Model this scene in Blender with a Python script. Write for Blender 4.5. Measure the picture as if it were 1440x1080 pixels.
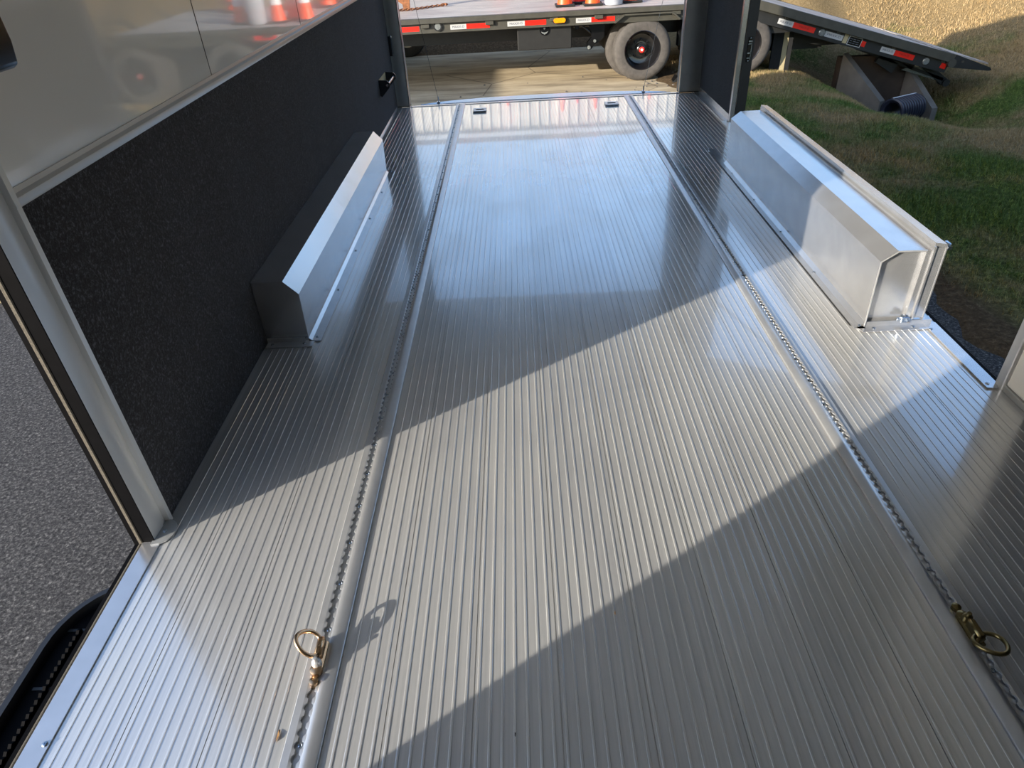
import bpy, math, random
import numpy as np
from mathutils import Vector, Matrix
for o in list(bpy.data.objects): bpy.data.objects.remove(o)
S = bpy.context.scene
C = S.collection
R = math.radians
random.seed(7)

# ------------------------------------------------------------------ camera
# trailer floor is z = 0, x to the right, y to the rear of the trailer
cam_d = bpy.data.cameras.new('camera'); cam = bpy.data.objects.new('camera', cam_d); C.objects.link(cam)
rt = Vector((0.99880548, -0.00297633, -0.04877244)); up = Vector((0.04149087, 0.57887289, 0.81436152)); fw = Vector((-0.02580924, 0.81541236, -0.57830491))
cam.matrix_world = Matrix(((rt.x, up.x, -fw.x, 0), (rt.y, up.y, -fw.y, 0), (rt.z, up.z, -fw.z, 1.3), (0, 0, 0, 1)))
cam_d.sensor_width = 36; cam_d.lens = 946.03 / 1440 * 36; cam_d.clip_start = .02; cam_d.clip_end = 500
S.camera = cam

# ------------------------------------------------------------------ light
SUN_EL, SX, SY = R(17), .818, .576          # the sunlight travels towards (SX, SY)
sd = bpy.data.lights.new('sun', 'SUN'); sd.energy = 5.6; sd.angle = R(.53); sd.color = (1, .915, .79)
sun = bpy.data.objects.new('sun', sd); C.objects.link(sun)
sun.rotation_euler = Vector((SX * math.cos(SUN_EL), SY * math.cos(SUN_EL), -math.sin(SUN_EL))).to_track_quat('-Z', 'Y').to_euler()
sun.location = (-8, -6, 6)
W = bpy.data.worlds.new('sky'); S.world = W; W.use_nodes = True
wn = W.node_tree.nodes; wl = W.node_tree.links
sky = wn.new('ShaderNodeTexSky'); sky.sky_type = 'NISHITA'; sky.sun_disc = False
sky.sun_elevation = R(22); sky.sun_rotation = math.atan2(-SX, -SY); sky.air_density = 1.0; sky.dust_density = 1.0; sky.ozone_density = 1.8
wl.new(sky.outputs[0], wn['Background'].inputs[0]); wn['Background'].inputs[1].default_value = .23
S.view_settings.view_transform = 'Standard'; S.view_settings.look = 'None'; S.view_settings.gamma = 1
S.view_settings.use_curve_mapping = False; S.view_settings.exposure = 0.85

# ------------------------------------------------------------------ materials
def srgb(r, g, b):
    f = lambda c: ((c / 255 + .055) / 1.055) ** 2.4 if c > 10 else c / 255 / 12.92
    return (f(r), f(g), f(b), 1)
class Mat:
    def __init__(s, name):
        s.m = bpy.data.materials.new(name); s.m.use_nodes = True
        s.n = s.m.node_tree.nodes; s.l = s.m.node_tree.links; s.b = s.n['Principled BSDF']
    def set(s, **k):
        for a, v in k.items(): s.b.inputs[a.replace('_', ' ')].default_value = v
        return s
    def pos(s, scale=(1, 1, 1)):
        g = s.n.new('ShaderNodeNewGeometry'); m = s.n.new('ShaderNodeMapping'); m.inputs['Scale'].default_value = scale
        s.l.new(g.outputs['Position'], m.inputs[0]); return m.outputs[0]
    def obj(s, scale=(1, 1, 1)):
        g = s.n.new('ShaderNodeTexCoord'); m = s.n.new('ShaderNodeMapping'); m.inputs['Scale'].default_value = scale
        s.l.new(g.outputs['Object'], m.inputs[0]); return m.outputs[0]
    def noise(s, vec, scale, detail=3, rough=.5):
        t = s.n.new('ShaderNodeTexNoise'); t.inputs['Scale'].default_value = scale; t.inputs['Detail'].default_value = detail
        t.inputs['Roughness'].default_value = rough; s.l.new(vec, t.inputs['Vector']); return t.outputs[0]
    def ramp(s, fac, stops):
        r = s.n.new('ShaderNodeValToRGB'); e = r.color_ramp.elements
        e[0].position, e[0].color = stops[0]; e[1].position, e[1].color = stops[-1]
        for p, c in stops[1:-1]: q = e.new(p); q.color = c
        s.l.new(fac, r.inputs[0]); return r.outputs[0]
    def mix(s, fac, a, b, typ='MIX'):
        x = s.n.new('ShaderNodeMix'); x.data_type = 'RGBA'; x.blend_type = typ
        for i, v in ((0, fac), (6, a), (7, b)):
            if hasattr(v, 'links'): s.l.new(v, x.inputs[i])
            else: x.inputs[i].default_value = v
        return x.outputs[2]
    def math(s, op, a, b=0.):
        x = s.n.new('ShaderNodeMath'); x.operation = op
        for i, v in ((0, a), (1, b)):
            if hasattr(v, 'links'): s.l.new(v, x.inputs[i])
            else: x.inputs[i].default_value = v
        return x.outputs[0]
    def bump(s, h, strength=.3, dist=.01, prev=None):
        b = s.n.new('ShaderNodeBump'); b.inputs['Strength'].default_value = strength; b.inputs['Distance'].default_value = dist
        s.l.new(h, b.inputs['Height'])
        if prev: s.l.new(prev, b.inputs['Normal'])
        s.l.new(b.outputs[0], s.b.inputs['Normal']); return b.outputs[0]
    def col(s, c): s.l.new(c, s.b.inputs['Base Color']); return s
    def rough(s, c): s.l.new(c, s.b.inputs['Roughness']); return s

def g1(v): return (v, v, v, 1)
def simple(name, c, rough=.6, metal=0, noise=.12, nscale=30, bump=.1, **k):
    m = Mat(name).set(Roughness=rough, Metallic=metal, **k)
    n = m.noise(m.obj(), nscale, 4)
    m.col(m.ramp(n, [(.25, tuple(x * (1 - noise) for x in c[:3]) + (1,)), (.75, tuple(min(1, x * (1 + noise)) for x in c[:3]) + (1,))]))
    if bump: m.bump(n, bump, .002)
    return m.m
def floor_mat(rough0=.22):
    m = Mat('ribbed_mill_aluminium').set(Metallic=1.0)
    p = m.pos()
    # each extruded plank differs slightly in tone
    sp = m.n.new('ShaderNodeSeparateXYZ'); m.l.new(p, sp.inputs[0])
    pl = m.math('FLOOR', m.math('DIVIDE', m.math('ADD', sp.outputs[0], .312), .174))
    wn_ = m.n.new('ShaderNodeTexWhiteNoise'); wn_.noise_dimensions = '1D'; m.l.new(pl, wn_.inputs['W'])
    st = m.noise(m.pos((38, .5, 1)), 3, 4, .6)
    c = m.ramp(st, [(.25, srgb(196, 197, 198)), (.75, srgb(222, 222, 220))])
    c = m.mix(m.math('MULTIPLY', wn_.outputs[0], .22), c, srgb(170, 172, 176))
    sm = m.noise(m.pos((1, .6, 1)), 4.5, 3, .5)
    c = m.mix(m.math('MULTIPLY', m.ramp(sm, [(.42, g1(0)), (.7, g1(1))]), .3), c, srgb(184, 183, 176))
    m.col(c)
    m.l.new(m.ramp(sm, [(.3, g1(.60)), (.7, g1(.48))]), m.b.inputs['Metallic'])
    m.rough(m.math('ADD', m.math('MULTIPLY', st, .06), m.math('ADD', m.math('MULTIPLY', sm, .10), rough0 - .07)))
    m.set(Coat_Weight=.8, Coat_Roughness=.03, Coat_IOR=1.75)
    b = m.bump(m.noise(m.pos((14, .35, 1)), 5, 1), .05, .002)
    return m.m
def alu(name, c=(205, 206, 208), rough=.22, nz=.06, coat=0, metal=1):
    m = Mat(name).set(Metallic=metal, Coat_Weight=coat, Coat_Roughness=.05)
    n = m.noise(m.obj((1, 1, 1)), 9, 6, .65)
    a = srgb(*c)
    m.col(m.ramp(n, [(.3, tuple(x * .84 for x in a[:3]) + (1,)), (.7, a)]))
    m.rough(m.math('ADD', m.math('MULTIPLY', n, nz * 2), rough - nz))
    m.bump(m.noise(m.obj(), 5, 1), .04, .004)
    return m.m
M = {}
M['floor'] = floor_mat()
M['alu'] = alu('sheet_aluminium', metal=.78)
M['alu_dull'] = alu('aluminium_extrusion', (206, 208, 210), .32, metal=.66)
M['alu_dark'] = alu('grey_post_aluminium', (158, 160, 160), .45, metal=.45)
M['trim_white'] = simple('satin_silver_trim', srgb(190, 190, 187), .33, .4, .03, 6, .02)
M['satin'] = simple('satin_anodised_trim', srgb(196, 198, 198), .32, .35, .03, 6, .02)
M['jamb'] = simple('matt_black_seal_rubber', srgb(9, 9, 11), .7, 0, .2, 40, .05, Specular_IOR_Level=.05)
M['cream'] = simple('cream_metal_siding', srgb(196, 192, 184), .5, 0, .03, 4, .02)
M['zinc'] = alu('zinc_plated_steel', (170, 182, 196), .25)
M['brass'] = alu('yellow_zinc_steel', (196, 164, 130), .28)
M['brass_shaded'] = alu('shaded_yellow_zinc_steel', (128, 114, 78), .3)  # darker copy of the yellow zinc, shade put into its colour
M['black'] = simple('black_powder_coat', srgb(22, 22, 25), .45, 0, .2, 40)
M['black_gloss'] = simple('black_gloss_plastic', srgb(14, 14, 15), .25, 0, .1, 40, .02)
M['rubber'] = simple('black_rubber', srgb(24, 24, 24), .8, 0, .3, 60)
M['tread'] = simple('worn_tire_rubber', srgb(74, 70, 66), .85, 0, .25, 25, .3)
M['seal'] = simple('gritty_tan_seal', srgb(84, 78, 68), .9, 0, .6, 500, .5)
M['olive'] = simple('weathered_black_paint', srgb(64, 62, 54), .5, 0, .2, 12)
M['olive_dark'] = simple('black_chassis_paint', srgb(30, 30, 29), .5, 0, .25, 12)
M['red'] = simple('red_reflective_tape', srgb(214, 32, 16), .35, 0, .08, 80, .02)
M['white_tape'] = simple('white_reflective_tape', srgb(176, 176, 175), .35, 0, .06, 80, .02)
M['tape_text'] = simple('grey_tape_lettering', srgb(80, 84, 92), .5, 0, .05, 50, 0)
M['tape_text_red'] = simple('dark_red_tape_lettering', srgb(140, 18, 10), .5, 0, .05, 50, 0)
M['amber'] = simple('amber_lens', srgb(236, 140, 14), .15, 0, .25, 90, .2)
M['lens'] = simple('clear_lens', srgb(128, 132, 130), .15, .3, .3, 60, .2)
M['orange'] = simple('orange_cone_plastic', srgb(240, 82, 22), .45, 0, .1, 8, .02)
M['redplastic'] = simple('red_plastic', srgb(196, 30, 26), .45, 0, .1, 8, .02)
M['collar'] = simple('white_reflective_collar', srgb(228, 228, 228), .4, 0, .04, 60, .02)
M['bucket'] = simple('frosted_grey_plastic', srgb(168, 172, 180), .35, 0, .1, 15, .02)
M['rust'] = simple('rusty_steel', srgb(134, 86, 54), .8, .2, .5, 30, .4)
M['dark_concrete'] = simple('dark_brown_concrete', srgb(66, 54, 44), .95, 0, .4, 4, .3)  # darker, browner concrete for the culvert back wall
M['concrete'] = simple('concrete', srgb(104, 98, 90), .9, 0, .25, 5, .4)
M['pipe'] = simple('black_corrugated_plastic', srgb(34, 38, 52), .4, 0, .1, 20, .05)
M['chip'] = simple('wood_chip', srgb(150, 112, 68), .8, 0, .3, 200, .3)
M['beige'] = simple('beige_painted_steel', srgb(172, 158, 122), .5, 0, .1, 20)

m = Mat('black_wall_carpet').set(Roughness=1.0, Specular_IOR_Level=.15, Sheen_Weight=.22, Sheen_Roughness=.45)
n1 = m.noise(m.pos(), 130, 6, .85); n2 = m.noise(m.pos((1, 3.0, .5)), 2.6, 3)
c = m.ramp(n1, [(.40, srgb(2, 2, 3)), (.53, srgb(22, 22, 25)), (.64, srgb(92, 94, 102))])
m.col(m.mix(m.math('MULTIPLY', m.ramp(n2, [(.35, g1(0)), (.65, g1(1))]), .5), c, srgb(26, 27, 31), 'ADD')); m.bump(n1, .5, .004); M['carpet'] = m.m
m = Mat('glossy_white_wall_panel').set(Roughness=.12, Coat_Weight=1.0, Coat_Roughness=.03, Coat_IOR=1.55, Specular_IOR_Level=.6)
n1 = m.noise(m.pos(), 1.6, 2)
m.col(m.ramp(n1, [(.3, srgb(206, 205, 200)), (.7, srgb(214, 213, 208))])); m.bump(n1, .06, .02); M['white'] = m.m
M['white_matt'] = simple('white_ceiling_panel', srgb(232, 231, 228), .5, 0, .03, 4, .02)
m = Mat('weathered_deck_boards').set(Roughness=.55)
st = m.noise(m.obj((.35, 9, 1)), 4, 5, .65); pt = m.noise(m.obj((1, 1, 1)), 1.4, 5)
m.col(m.mix(m.math('MULTIPLY', m.ramp(pt, [(.45, g1(0)), (.62, g1(1))]), .35), m.ramp(st, [(.25, srgb(112, 104, 98)), (.5, srgb(170, 160, 150)), (.75, srgb(206, 198, 188))]), srgb(126, 112, 108)))
m.bump(st, .4, .01); M['deck'] = m.m
m = Mat('asphalt_and_worn_concrete').set(Roughness=.92, Specular_IOR_Level=.25)
p = m.pos(); sp = m.n.new('ShaderNodeSeparateXYZ'); m.l.new(p, sp.inputs[0])
ag = m.noise(p, 75, 6, .85); pat = m.noise(p, 1.3, 5, .6)
asp = m.ramp(ag, [(.38, srgb(24, 24, 26)), (.5, srgb(62, 61, 62)), (.58, srgb(94, 92, 90)), (.70, srgb(170, 166, 160))])
con = m.ramp(m.noise(m.pos((.35, 1.6, 1)), 3.2, 6, .65), [(.3, srgb(126, 112, 90)), (.5, srgb(172, 155, 126)), (.7, srgb(196, 180, 150))])
sc_ = m.ramp(m.noise(p, 60, 3, .7), [(.62, g1(0)), (.72, g1(1))])
con = m.mix(m.math('MULTIPLY', sc_, .5), con, srgb(120, 112, 100))
vor = m.n.new('ShaderNodeTexVoronoi'); vor.feature = 'DISTANCE_TO_EDGE'; vor.inputs['Scale'].default_value = .55
wv = m.mix(.12, p, m.n.new('ShaderNodeTexNoise').outputs[1], 'ADD'); m.l.new(wv, vor.inputs['Vector'])
crack = m.ramp(vor.outputs[0], [(0, g1(1)), (.006, g1(0))])
con = m.mix(m.math('MULTIPLY', crack, .8), con, srgb(78, 68, 56))
f = m.n.new('ShaderNodeMapRange'); f.inputs[1].default_value = 5.2; f.inputs[2].default_value = 6.8
m.l.new(m.math('ADD', sp.outputs[1], m.math('MULTIPLY', pat, .8)), f.inputs[0])
m.col(m.mix(f.outputs[0], asp, con)); m.bump(ag, .6, .006); M['asphalt'] = m.m

def grass_color(m, blades=False):
    p = m.pos(); sp = m.n.new('ShaderNodeSeparateXYZ'); m.l.new(p, sp.inputs[0])
    big = m.noise(p, .75, 6, .66); fine = m.noise(p, 30, 4, .8)
    # the bank beyond the ditch is dry, the grass beside the trailer mostly green
    d = m.n.new('ShaderNodeMapRange'); d.inputs[1].default_value = -.8; d.inputs[2].default_value = -.1; d.inputs[3].default_value = -.08; d.inputs[4].default_value = .26
    m.l.new(sp.outputs[2], d.inputs[0])
    dd = m.n.new('ShaderNodeMapRange'); dd.inputs[1].default_value = 9.5; dd.inputs[2].default_value = 11.5
    m.l.new(m.math('ADD', sp.outputs[1], m.math('MULTIPLY', sp.outputs[0], .35)), dd.inputs[0])
    bias = m.math('MULTIPLY', m.math('ADD', d.outputs[0], .12), dd.outputs[0])
    f = m.ramp(m.math('ADD', m.math('ADD', big, m.math('MULTIPLY', fine, .12)), bias), [(.50, g1(0)), (.64, g1(1))])
    gr = m.ramp(fine, [(.3, srgb(46, 62, 24)), (.52, srgb(90, 112, 46)), (.68, srgb(158, 172, 92))])
    tn = m.ramp(fine, [(.3, srgb(128, 106, 70)), (.55, srgb(172, 146, 104)), (.75, srgb(198, 176, 134))])
    c = m.mix(f, gr, tn)
    # brown mulch and dead leaves along the asphalt edge
    mu = m.n.new('ShaderNodeMapRange'); mu.inputs[1].default_value = 3.02; mu.inputs[2].default_value = 2.84
    m.l.new(m.math('ADD', sp.outputs[0], m.math('ADD', m.math('MULTIPLY', big, .5), m.math('MULTIPLY', sp.outputs[1], .06))), mu.inputs[0])
    br = m.ramp(fine, [(.3, srgb(52, 40, 30)), (.55, srgb(104, 84, 64)), (.75, srgb(160, 140, 112))])
    return m.mix(mu.outputs[0], c, br), fine
m = Mat('grass_soil').set(Roughness=1, Specular_IOR_Level=.1); c, fi = grass_color(m); m.col(m.mix(.45, c, srgb(70, 60, 40))); m.bump(fi, .9, .03); M['soil'] = m.m
m = Mat('grass_blades').set(Roughness=.6, Specular_IOR_Level=.3); c, fi = grass_color(m); m.col(c); M['blades'] = m.m

# ------------------------------------------------------------------ mesh helpers
class G:
    def __init__(s): s.v = []; s.f = []
    def add(s, vs, fs, T=None):
        o = len(s.v); s.v += [tuple(T @ Vector(p)) if T else tuple(p) for p in vs]; s.f += [tuple(i + o for i in f) for f in fs]; return s
    def box(s, x0, x1, y0, y1, z0, z1, T=None, c=0):
        if c:   # chamfered box
            x0, x1, y0, y1, z0, z1 = map(float, (x0, x1, y0, y1, z0, z1)); vs = []; ix = {}
            X, Y, Z = (x0, x1), (y0, y1), (z0, z1)
            for a in (0, 1):
                for b in (0, 1):
                    for d in (0, 1):
                        sx, sy, sz = (1, -1)[a], (1, -1)[b], (1, -1)[d]
                        for k, off in enumerate(((0, 1, 1), (1, 0, 1), (1, 1, 0))):
                            ix[a, b, d, k] = len(vs); vs.append((X[a] + sx * c * off[0], Y[b] + sy * c * off[1], Z[d] + sz * c * off[2]))
            fs = []
            for a in (0, 1): fs.append((ix[a, 0, 0, 0], ix[a, 1, 0, 0], ix[a, 1, 1, 0], ix[a, 0, 1, 0]))
            for b in (0, 1): fs.append((ix[0, b, 0, 1], ix[1, b, 0, 1], ix[1, b, 1, 1], ix[0, b, 1, 1]))
            for d in (0, 1): fs.append((ix[0, 0, d, 2], ix[1, 0, d, 2], ix[1, 1, d, 2], ix[0, 1, d, 2]))
            for a in (0, 1):
                for b in (0, 1):
                    fs.append((ix[a, b, 0, 0], ix[a, b, 1, 0], ix[a, b, 1, 1], ix[a, b, 0, 1]))
                    fs.append((ix[a, 0, b, 0], ix[a, 1, b, 0], ix[a, 1, b, 2], ix[a, 0, b, 2]))
                    fs.append((ix[0, a, b, 1], ix[1, a, b, 1], ix[1, a, b, 2], ix[0, a, b, 2]))
                    for d in (0, 1): fs.append((ix[a, b, d, 0], ix[a, b, d, 1], ix[a, b, d, 2]))
            return s.add(vs, fs, T)
        vs = [(x, y, z) for x in (x0, x1) for y in (y0, y1) for z in (z0, z1)]
        return s.add(vs, [(0, 1, 3, 2), (4, 6, 7, 5), (0, 4, 5, 1), (2, 3, 7, 6), (0, 2, 6, 4), (1, 5, 7, 3)], T)
    def prism(s, pts, a0, a1, axis='y', closed=True, caps=True, T=None):
        """pts 2-D: axis y -> (x,z); axis x -> (y,z); axis z -> (x,y)"""
        f3 = {'y': lambda p, a: (p[0], a, p[1]), 'x': lambda p, a: (a, p[0], p[1]), 'z': lambda p, a: (p[0], p[1], a)}[axis]
        n = len(pts); vs = [f3(p, a0) for p in pts] + [f3(p, a1) for p in pts]
        fs = [(i, (i + 1) % n, n + (i + 1) % n, n + i) for i in range(n if closed else n - 1)]
        if closed and caps: fs += [tuple(range(n)), tuple(range(2 * n - 1, n - 1, -1))]
        return s.add(vs, fs, T)
    def tube(s, path, r, n=10, closed=False, T=None):
        P = [Vector(p) for p in path]; L = len(P); vs = []; fs = []; nrm = None
        for i, p in enumerate(P):
            if closed: t = (P[(i + 1) % L] - P[i - 1]).normalized()
            else: t = (P[min(i + 1, L - 1)] - P[max(i - 1, 0)]).normalized()
            if nrm is None: nrm = t.orthogonal().normalized()
            nrm = (nrm - t * nrm.dot(t)).normalized(); b = t.cross(nrm)
            rr = r[i] if isinstance(r, (list, tuple)) else r
            for k in range(n):
                a = 2 * math.pi * k / n; vs.append(p + (nrm * math.cos(a) + b * math.sin(a)) * rr)
        for i in range(L if closed else L - 1):
            for k in range(n):
                j = (i + 1) % L; fs.append((i * n + k, i * n + (k + 1) % n, j * n + (k + 1) % n, j * n + k))
        if not closed: fs += [tuple(range(n)), tuple(range((L - 1) * n, L * n))]
        return s.add(vs, fs, T)
    def lathe(s, prof, n=32, T=None, closed=False, cap=True):
        """prof = (radius, height) round z"""
        vs = [(r * math.cos(2 * math.pi * k / n), r * math.sin(2 * math.pi * k / n), h) for r, h in prof for k in range(n)]; fs = []
        m_ = len(prof)
        for i in range(m_ if closed else m_ - 1):
            j = (i + 1) % m_
            for k in range(n): fs.append((i * n + k, i * n + (k + 1) % n, j * n + (k + 1) % n, j * n + k))
        if not closed and cap:
            if prof[0][0] > 1e-6: fs.append(tuple(range(n)))
            if prof[-1][0] > 1e-6: fs.append(tuple(range((m_ - 1) * n, m_ * n)))
        return s.add(vs, fs, T)
    def build(s, name, mat, parent=None, smooth=None, loc=None):
        me = bpy.data.meshes.new(name); me.from_pydata(s.v, [], s.f)
        o = bpy.data.objects.new(name, me); C.objects.link(o)
        import bmesh
        b = bmesh.new(); b.from_mesh(me); bmesh.ops.remove_doubles(b, verts=b.verts, dist=1e-6); bmesh.ops.recalc_face_normals(b, faces=b.faces)
        if smooth:
            for f in b.faces: f.smooth = True
            for e in b.edges:
                if len(e.link_faces) != 2 or e.calc_face_angle(0) > smooth: e.smooth = False
        b.to_mesh(me); b.free()
        me.materials.append(mat if not isinstance(mat, str) else M[mat])
        if parent:
            o.parent = parent
            if loc is None and parent.get('_o') is not None: o.location = -Vector(parent['_o'])
        if loc is not None: o.location = loc
        return o
SM = R(38)
def tag(o, label=None, cat=None, group=None, kind=None):
    for k, v in (('label', label), ('category', cat), ('group', group), ('kind', kind)):
        if v: o[k] = v
    return o
def struct(o): o['kind'] = 'structure'; return o
def thing(name, loc, label, cat, group=None, world=False):
    """an Empty at the thing's base; world=True when the parts are written in world coordinates"""
    o = bpy.data.objects.new(name, None); C.objects.link(o); o.location = loc; o.empty_display_size = .1
    if world: o['_o'] = loc
    return tag(o, label, cat, group)
def copy_tree(o, parent=None):
    c = o.copy(); C.objects.link(c)
    if parent: c.parent = parent
    for ch in [x for x in bpy.data.objects if x.parent == o]: copy_tree(ch, c)
    return c
def RM(ax, deg): return Matrix.Rotation(R(deg), 4, ax)
def TM(x, y, z): return Matrix.Translation((x, y, z))
def smooth01(t): t = np.clip(t, 0, 1); return t * t * (3 - 2 * t)

XL, XR, YF, YR, ZC = -.988, 1.474, -3.4, 5.83, 2.05       # the inside of the trailer body
GZ = -.585                                                # ground outside
LD0, LD1 = .11, 1.19                                      # left door opening (y)
RD0, RD1 = 1.722, 4.87                                     # right door opening (y)

# ------------------------------------------------------------------ floor
P0 = []      # profile (x, z)
def zone(x0, x1):
    pts = [(x0, 0)]
    ev = []
    k0 = math.floor((x0 + .312) / .174) - 1
    for k in range(k0, k0 + 20):
        s_ = -.312 + .174 * k
        ev.append((s_, 'g'))
        for i in range(7): ev.append((s_ + .006 + i * .02486, 'r'))
    for x, t in sorted(ev):
        if x < x0 + .007 or x > x1 - .009: continue
        if t == 'g': pts += [(x - .0014, 0), (x - .0009, -.003), (x + .0004, -.003), (x + .0008, 0)]
        else: pts += [(x - .0006, 0), (x + .0001, .0012), (x + .0008, .0014), (x + .0040, .0014), (x + .0047, .0012), (x + .0054, 0)]
    pts.append((x1, 0)); return pts
prof = [(XL, 0)] + zone(-.965, -.502)[0:] + [(-.502, -.006), (-.427, -.006)] + zone(-.427, .861) + [(.861, -.006), (.936, -.006)] + zone(.936, 1.435) + [(XR, 0)]
g = G(); g.prism(prof, YF, 5.80, 'y', closed=False)
g.box(XL, XR, YF, 5.80, -.05, -.012)
struct(tag(g.build('floor', 'floor'), 'ribbed bare aluminium plank floor of the trailer'))

# ------------------------------------------------------------------ tie-down tracks, mirrored left and right
def track_mesh(mir):
    # local x: 0 = slot centre; +x = wide flange; mir = -1 flips
    g = G(); y0, y1 = -.35, 5.79; p = .0254
    g.prism([(mir * x, z) for x, z in [(-.030, -.005), (-.030, .002), (-.028, .0048), (-.012, .0052), (-.012, -.005)]], y0, y1)
    g.prism([(mir * x, z) for x, z in [(.0115, -.005), (.0115, .0088), (.013, .0100), (.022, .0102), (.028, .0096), (.040, .0066), (.043, .0055), (.044, .0045), (.044, -.005)]], y0, y1)
    g.prism([(mir * x, z) for x, z in [(-.012, -.005), (-.012, .0008), (.0115, .0008), (.0115, -.005)]], y0, y1)
    for sd, xo in ((-1, -.012), (1, .0118)):
        es = []
        n = int((y1 - y0) / p)
        for k in range(n):
            yc = y0 + (k + .5) * p
            a0 = math.acos(.0045 / .0094); 
            hw = .0094 * math.sin(a0)
            es.append((.0045, yc - p / 2))
            for j in range(9):
                a = -a0 + 2 * a0 * j / 8
                es.append((.0094 * math.cos(a), yc + .0094 * math.sin(a)))
        es.append((.0045, y1))
        vs = []; fs = []
        for x, y in es:
            vs += [(mir * sd * x, y, .0076), (mir * xo, y, .0084), (mir * sd * x, y, .0042), (mir * xo, y, .0042)]
        for i in range(len(es) - 1):
            a, b = i * 4, (i + 1) * 4
            fs += [(a, a + 1, b + 1, b), (a, b, b + 2, a + 2), (a + 2, b + 2, b + 3, a + 3)]
        g.add(vs, fs)
    return g
def screw_mesh(r=.0045, h=.002):
    g = G(); g.lathe([(r, 0), (r, h * .35), (r * .8, h * .8), (r * .45, h), (0, h)], 12)
    for a in (0, 90): g.box(-r * .6, r * .6, -r * .12, r * .12, h * .9, h * 1.15, RM('Z', a + 20))
    return g
for mir, xc, lab, y00 in ((1, -.4715, 'long scalloped aluminium tie-down rail in the floor on the left', .656), (-1, .9060, 'long scalloped aluminium tie-down rail in the floor on the right', .640)):
    t = thing('tie_down_rail', (xc, 0, 0), lab, 'rail', 'scalloped rails set in the trailer floor')
    track_mesh(mir).build('rail_extrusion', 'alu_dull', t, SM)
    s0 = None
    for i in range(-6, 41):
        if s0 is None: s = s0 = screw_mesh(.0048, .0024).build('screw', 'zinc', t, SM)
        else: s = s0.copy(); C.objects.link(s)
        s.parent = t; s.location = (0, y00 + i * .127, .0008)

# ------------------------------------------------------------------ left wall
g = G()
T_ = .056
for y0, y1, z0, z1 in ((YF, LD0, -.03, ZC), (LD1, YR + .05, -.03, ZC), (LD0, LD1, 1.86, ZC)): g.box(XL - .02, XL, y0, y1, z0, z1)
wl_ = struct(tag(g.build('wall_left', 'white'), 'white glossy upper wall panel on the left above black carpet'))
g = G()
for y0, y1, z0, z1 in ((YF, LD0, -.16, ZC + .03), (LD1 + .002, YR + .05, -.16, ZC + .03), (LD0, LD1 + .002, 1.87, ZC + .03)): g.box(XL - T_, XL - .0205, y0, y1, z0, z1)
struct(g.build('wall_left_exterior', 'black'))
g = G(); g.box(XL, XL + .006, LD1 + .075, 5.80, .001, .872); g.build('carpet_lining', 'carpet', wl_)
g = G()
for y in (2.362, 3.502, 4.642): g.box(XL - .001, XL + .0008, y - .0022, y + .0022, .89, 2.04)
g.build('panel_seam', 'black', wl_)
# aluminium cap moulding on top of the carpet
g = G(); g.prism([(XL, .868), (XL + .011, .868), (XL + .013, .872), (XL + .012, .886), (XL + .004, .892), (XL + .0035, .902), (XL, .902)], LD1 + .07, 5.80)
struct(g.build('trim_1', 'trim_white', None, SM))
# door jamb post
g = G(); g.prism([(XL - .002, LD1 + .0012), (XL + .0006, LD1 + .0012), (XL + .003, LD1 + .05), (XL + .0005, LD1 + .054), (XL + .0005, LD1 + .066), (XL + .012, LD1 + .070), (XL + .014, LD1 + .082), (XL - .004, LD1 + .084)], .001, 2.0, 'z')
struct(g.build('trim_2', 'satin', None, SM))
g = G(); g.prism([(XL + .0012, LD1 - .002), (XL - .030, LD1 - .002), (XL - .030, LD1 + .001), (XL + .0012, LD1 + .001)], .004, 1.87, 'z')
struct(g.build('trim_3', 'jamb'))
g = G(); g.box(XL - .041, XL - .030, LD1 - .005, LD1 + .001, -.01, 1.87, None, .002)
g.box(XL - .041, XL - .032, LD0, LD1, -.014, .002, None, .003)
struct(g.build('trim_4', 'seal'))
g = G(); g.box(XL - .054, XL - .041, LD1 - .003, LD1 + .0015, -.16, 1.87); g.box(XL - .054, XL - .041, LD0, LD1, -.16, -.004)
g.box(XL - .036, XL - .030, LD0, LD1, -.014, -.002)
struct(g.build('trim_5', 'jamb'))
g = G(); g.box(XL - .031, XL + .017, LD0 - .3, LD1 + .002, .0005, .0035, None, .0008); g.box(XL - .031, XL - .024, LD0, LD1, -.02, .0015)
sill = struct(g.build('trim_6', 'alu'))
for y in (.671, .30):
    s = screw_mesh(.006, .003).build('screw', 'zinc', sill, SM); s.location = (-.98, y, .0035)
# jamb foot casting
t = thing('jamb_foot_bracket', (XL + .01, LD1 + .03, 0), 'small rounded grey metal foot at the base of the left door post', 'bracket')
g = G(); a = [( .034 * math.cos(R(k)), .042 * math.sin(R(k))) for k in range(-80, 81, 16)]
g.prism([(-.014, .045), (-.014, -.045)] + a, .0036, .008, 'z'); g.build('plate', 'alu_dark', t)
screw_mesh(.006, .003).build('screw', 'zinc', t, SM).location = (.006, .0, .008)

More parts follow.
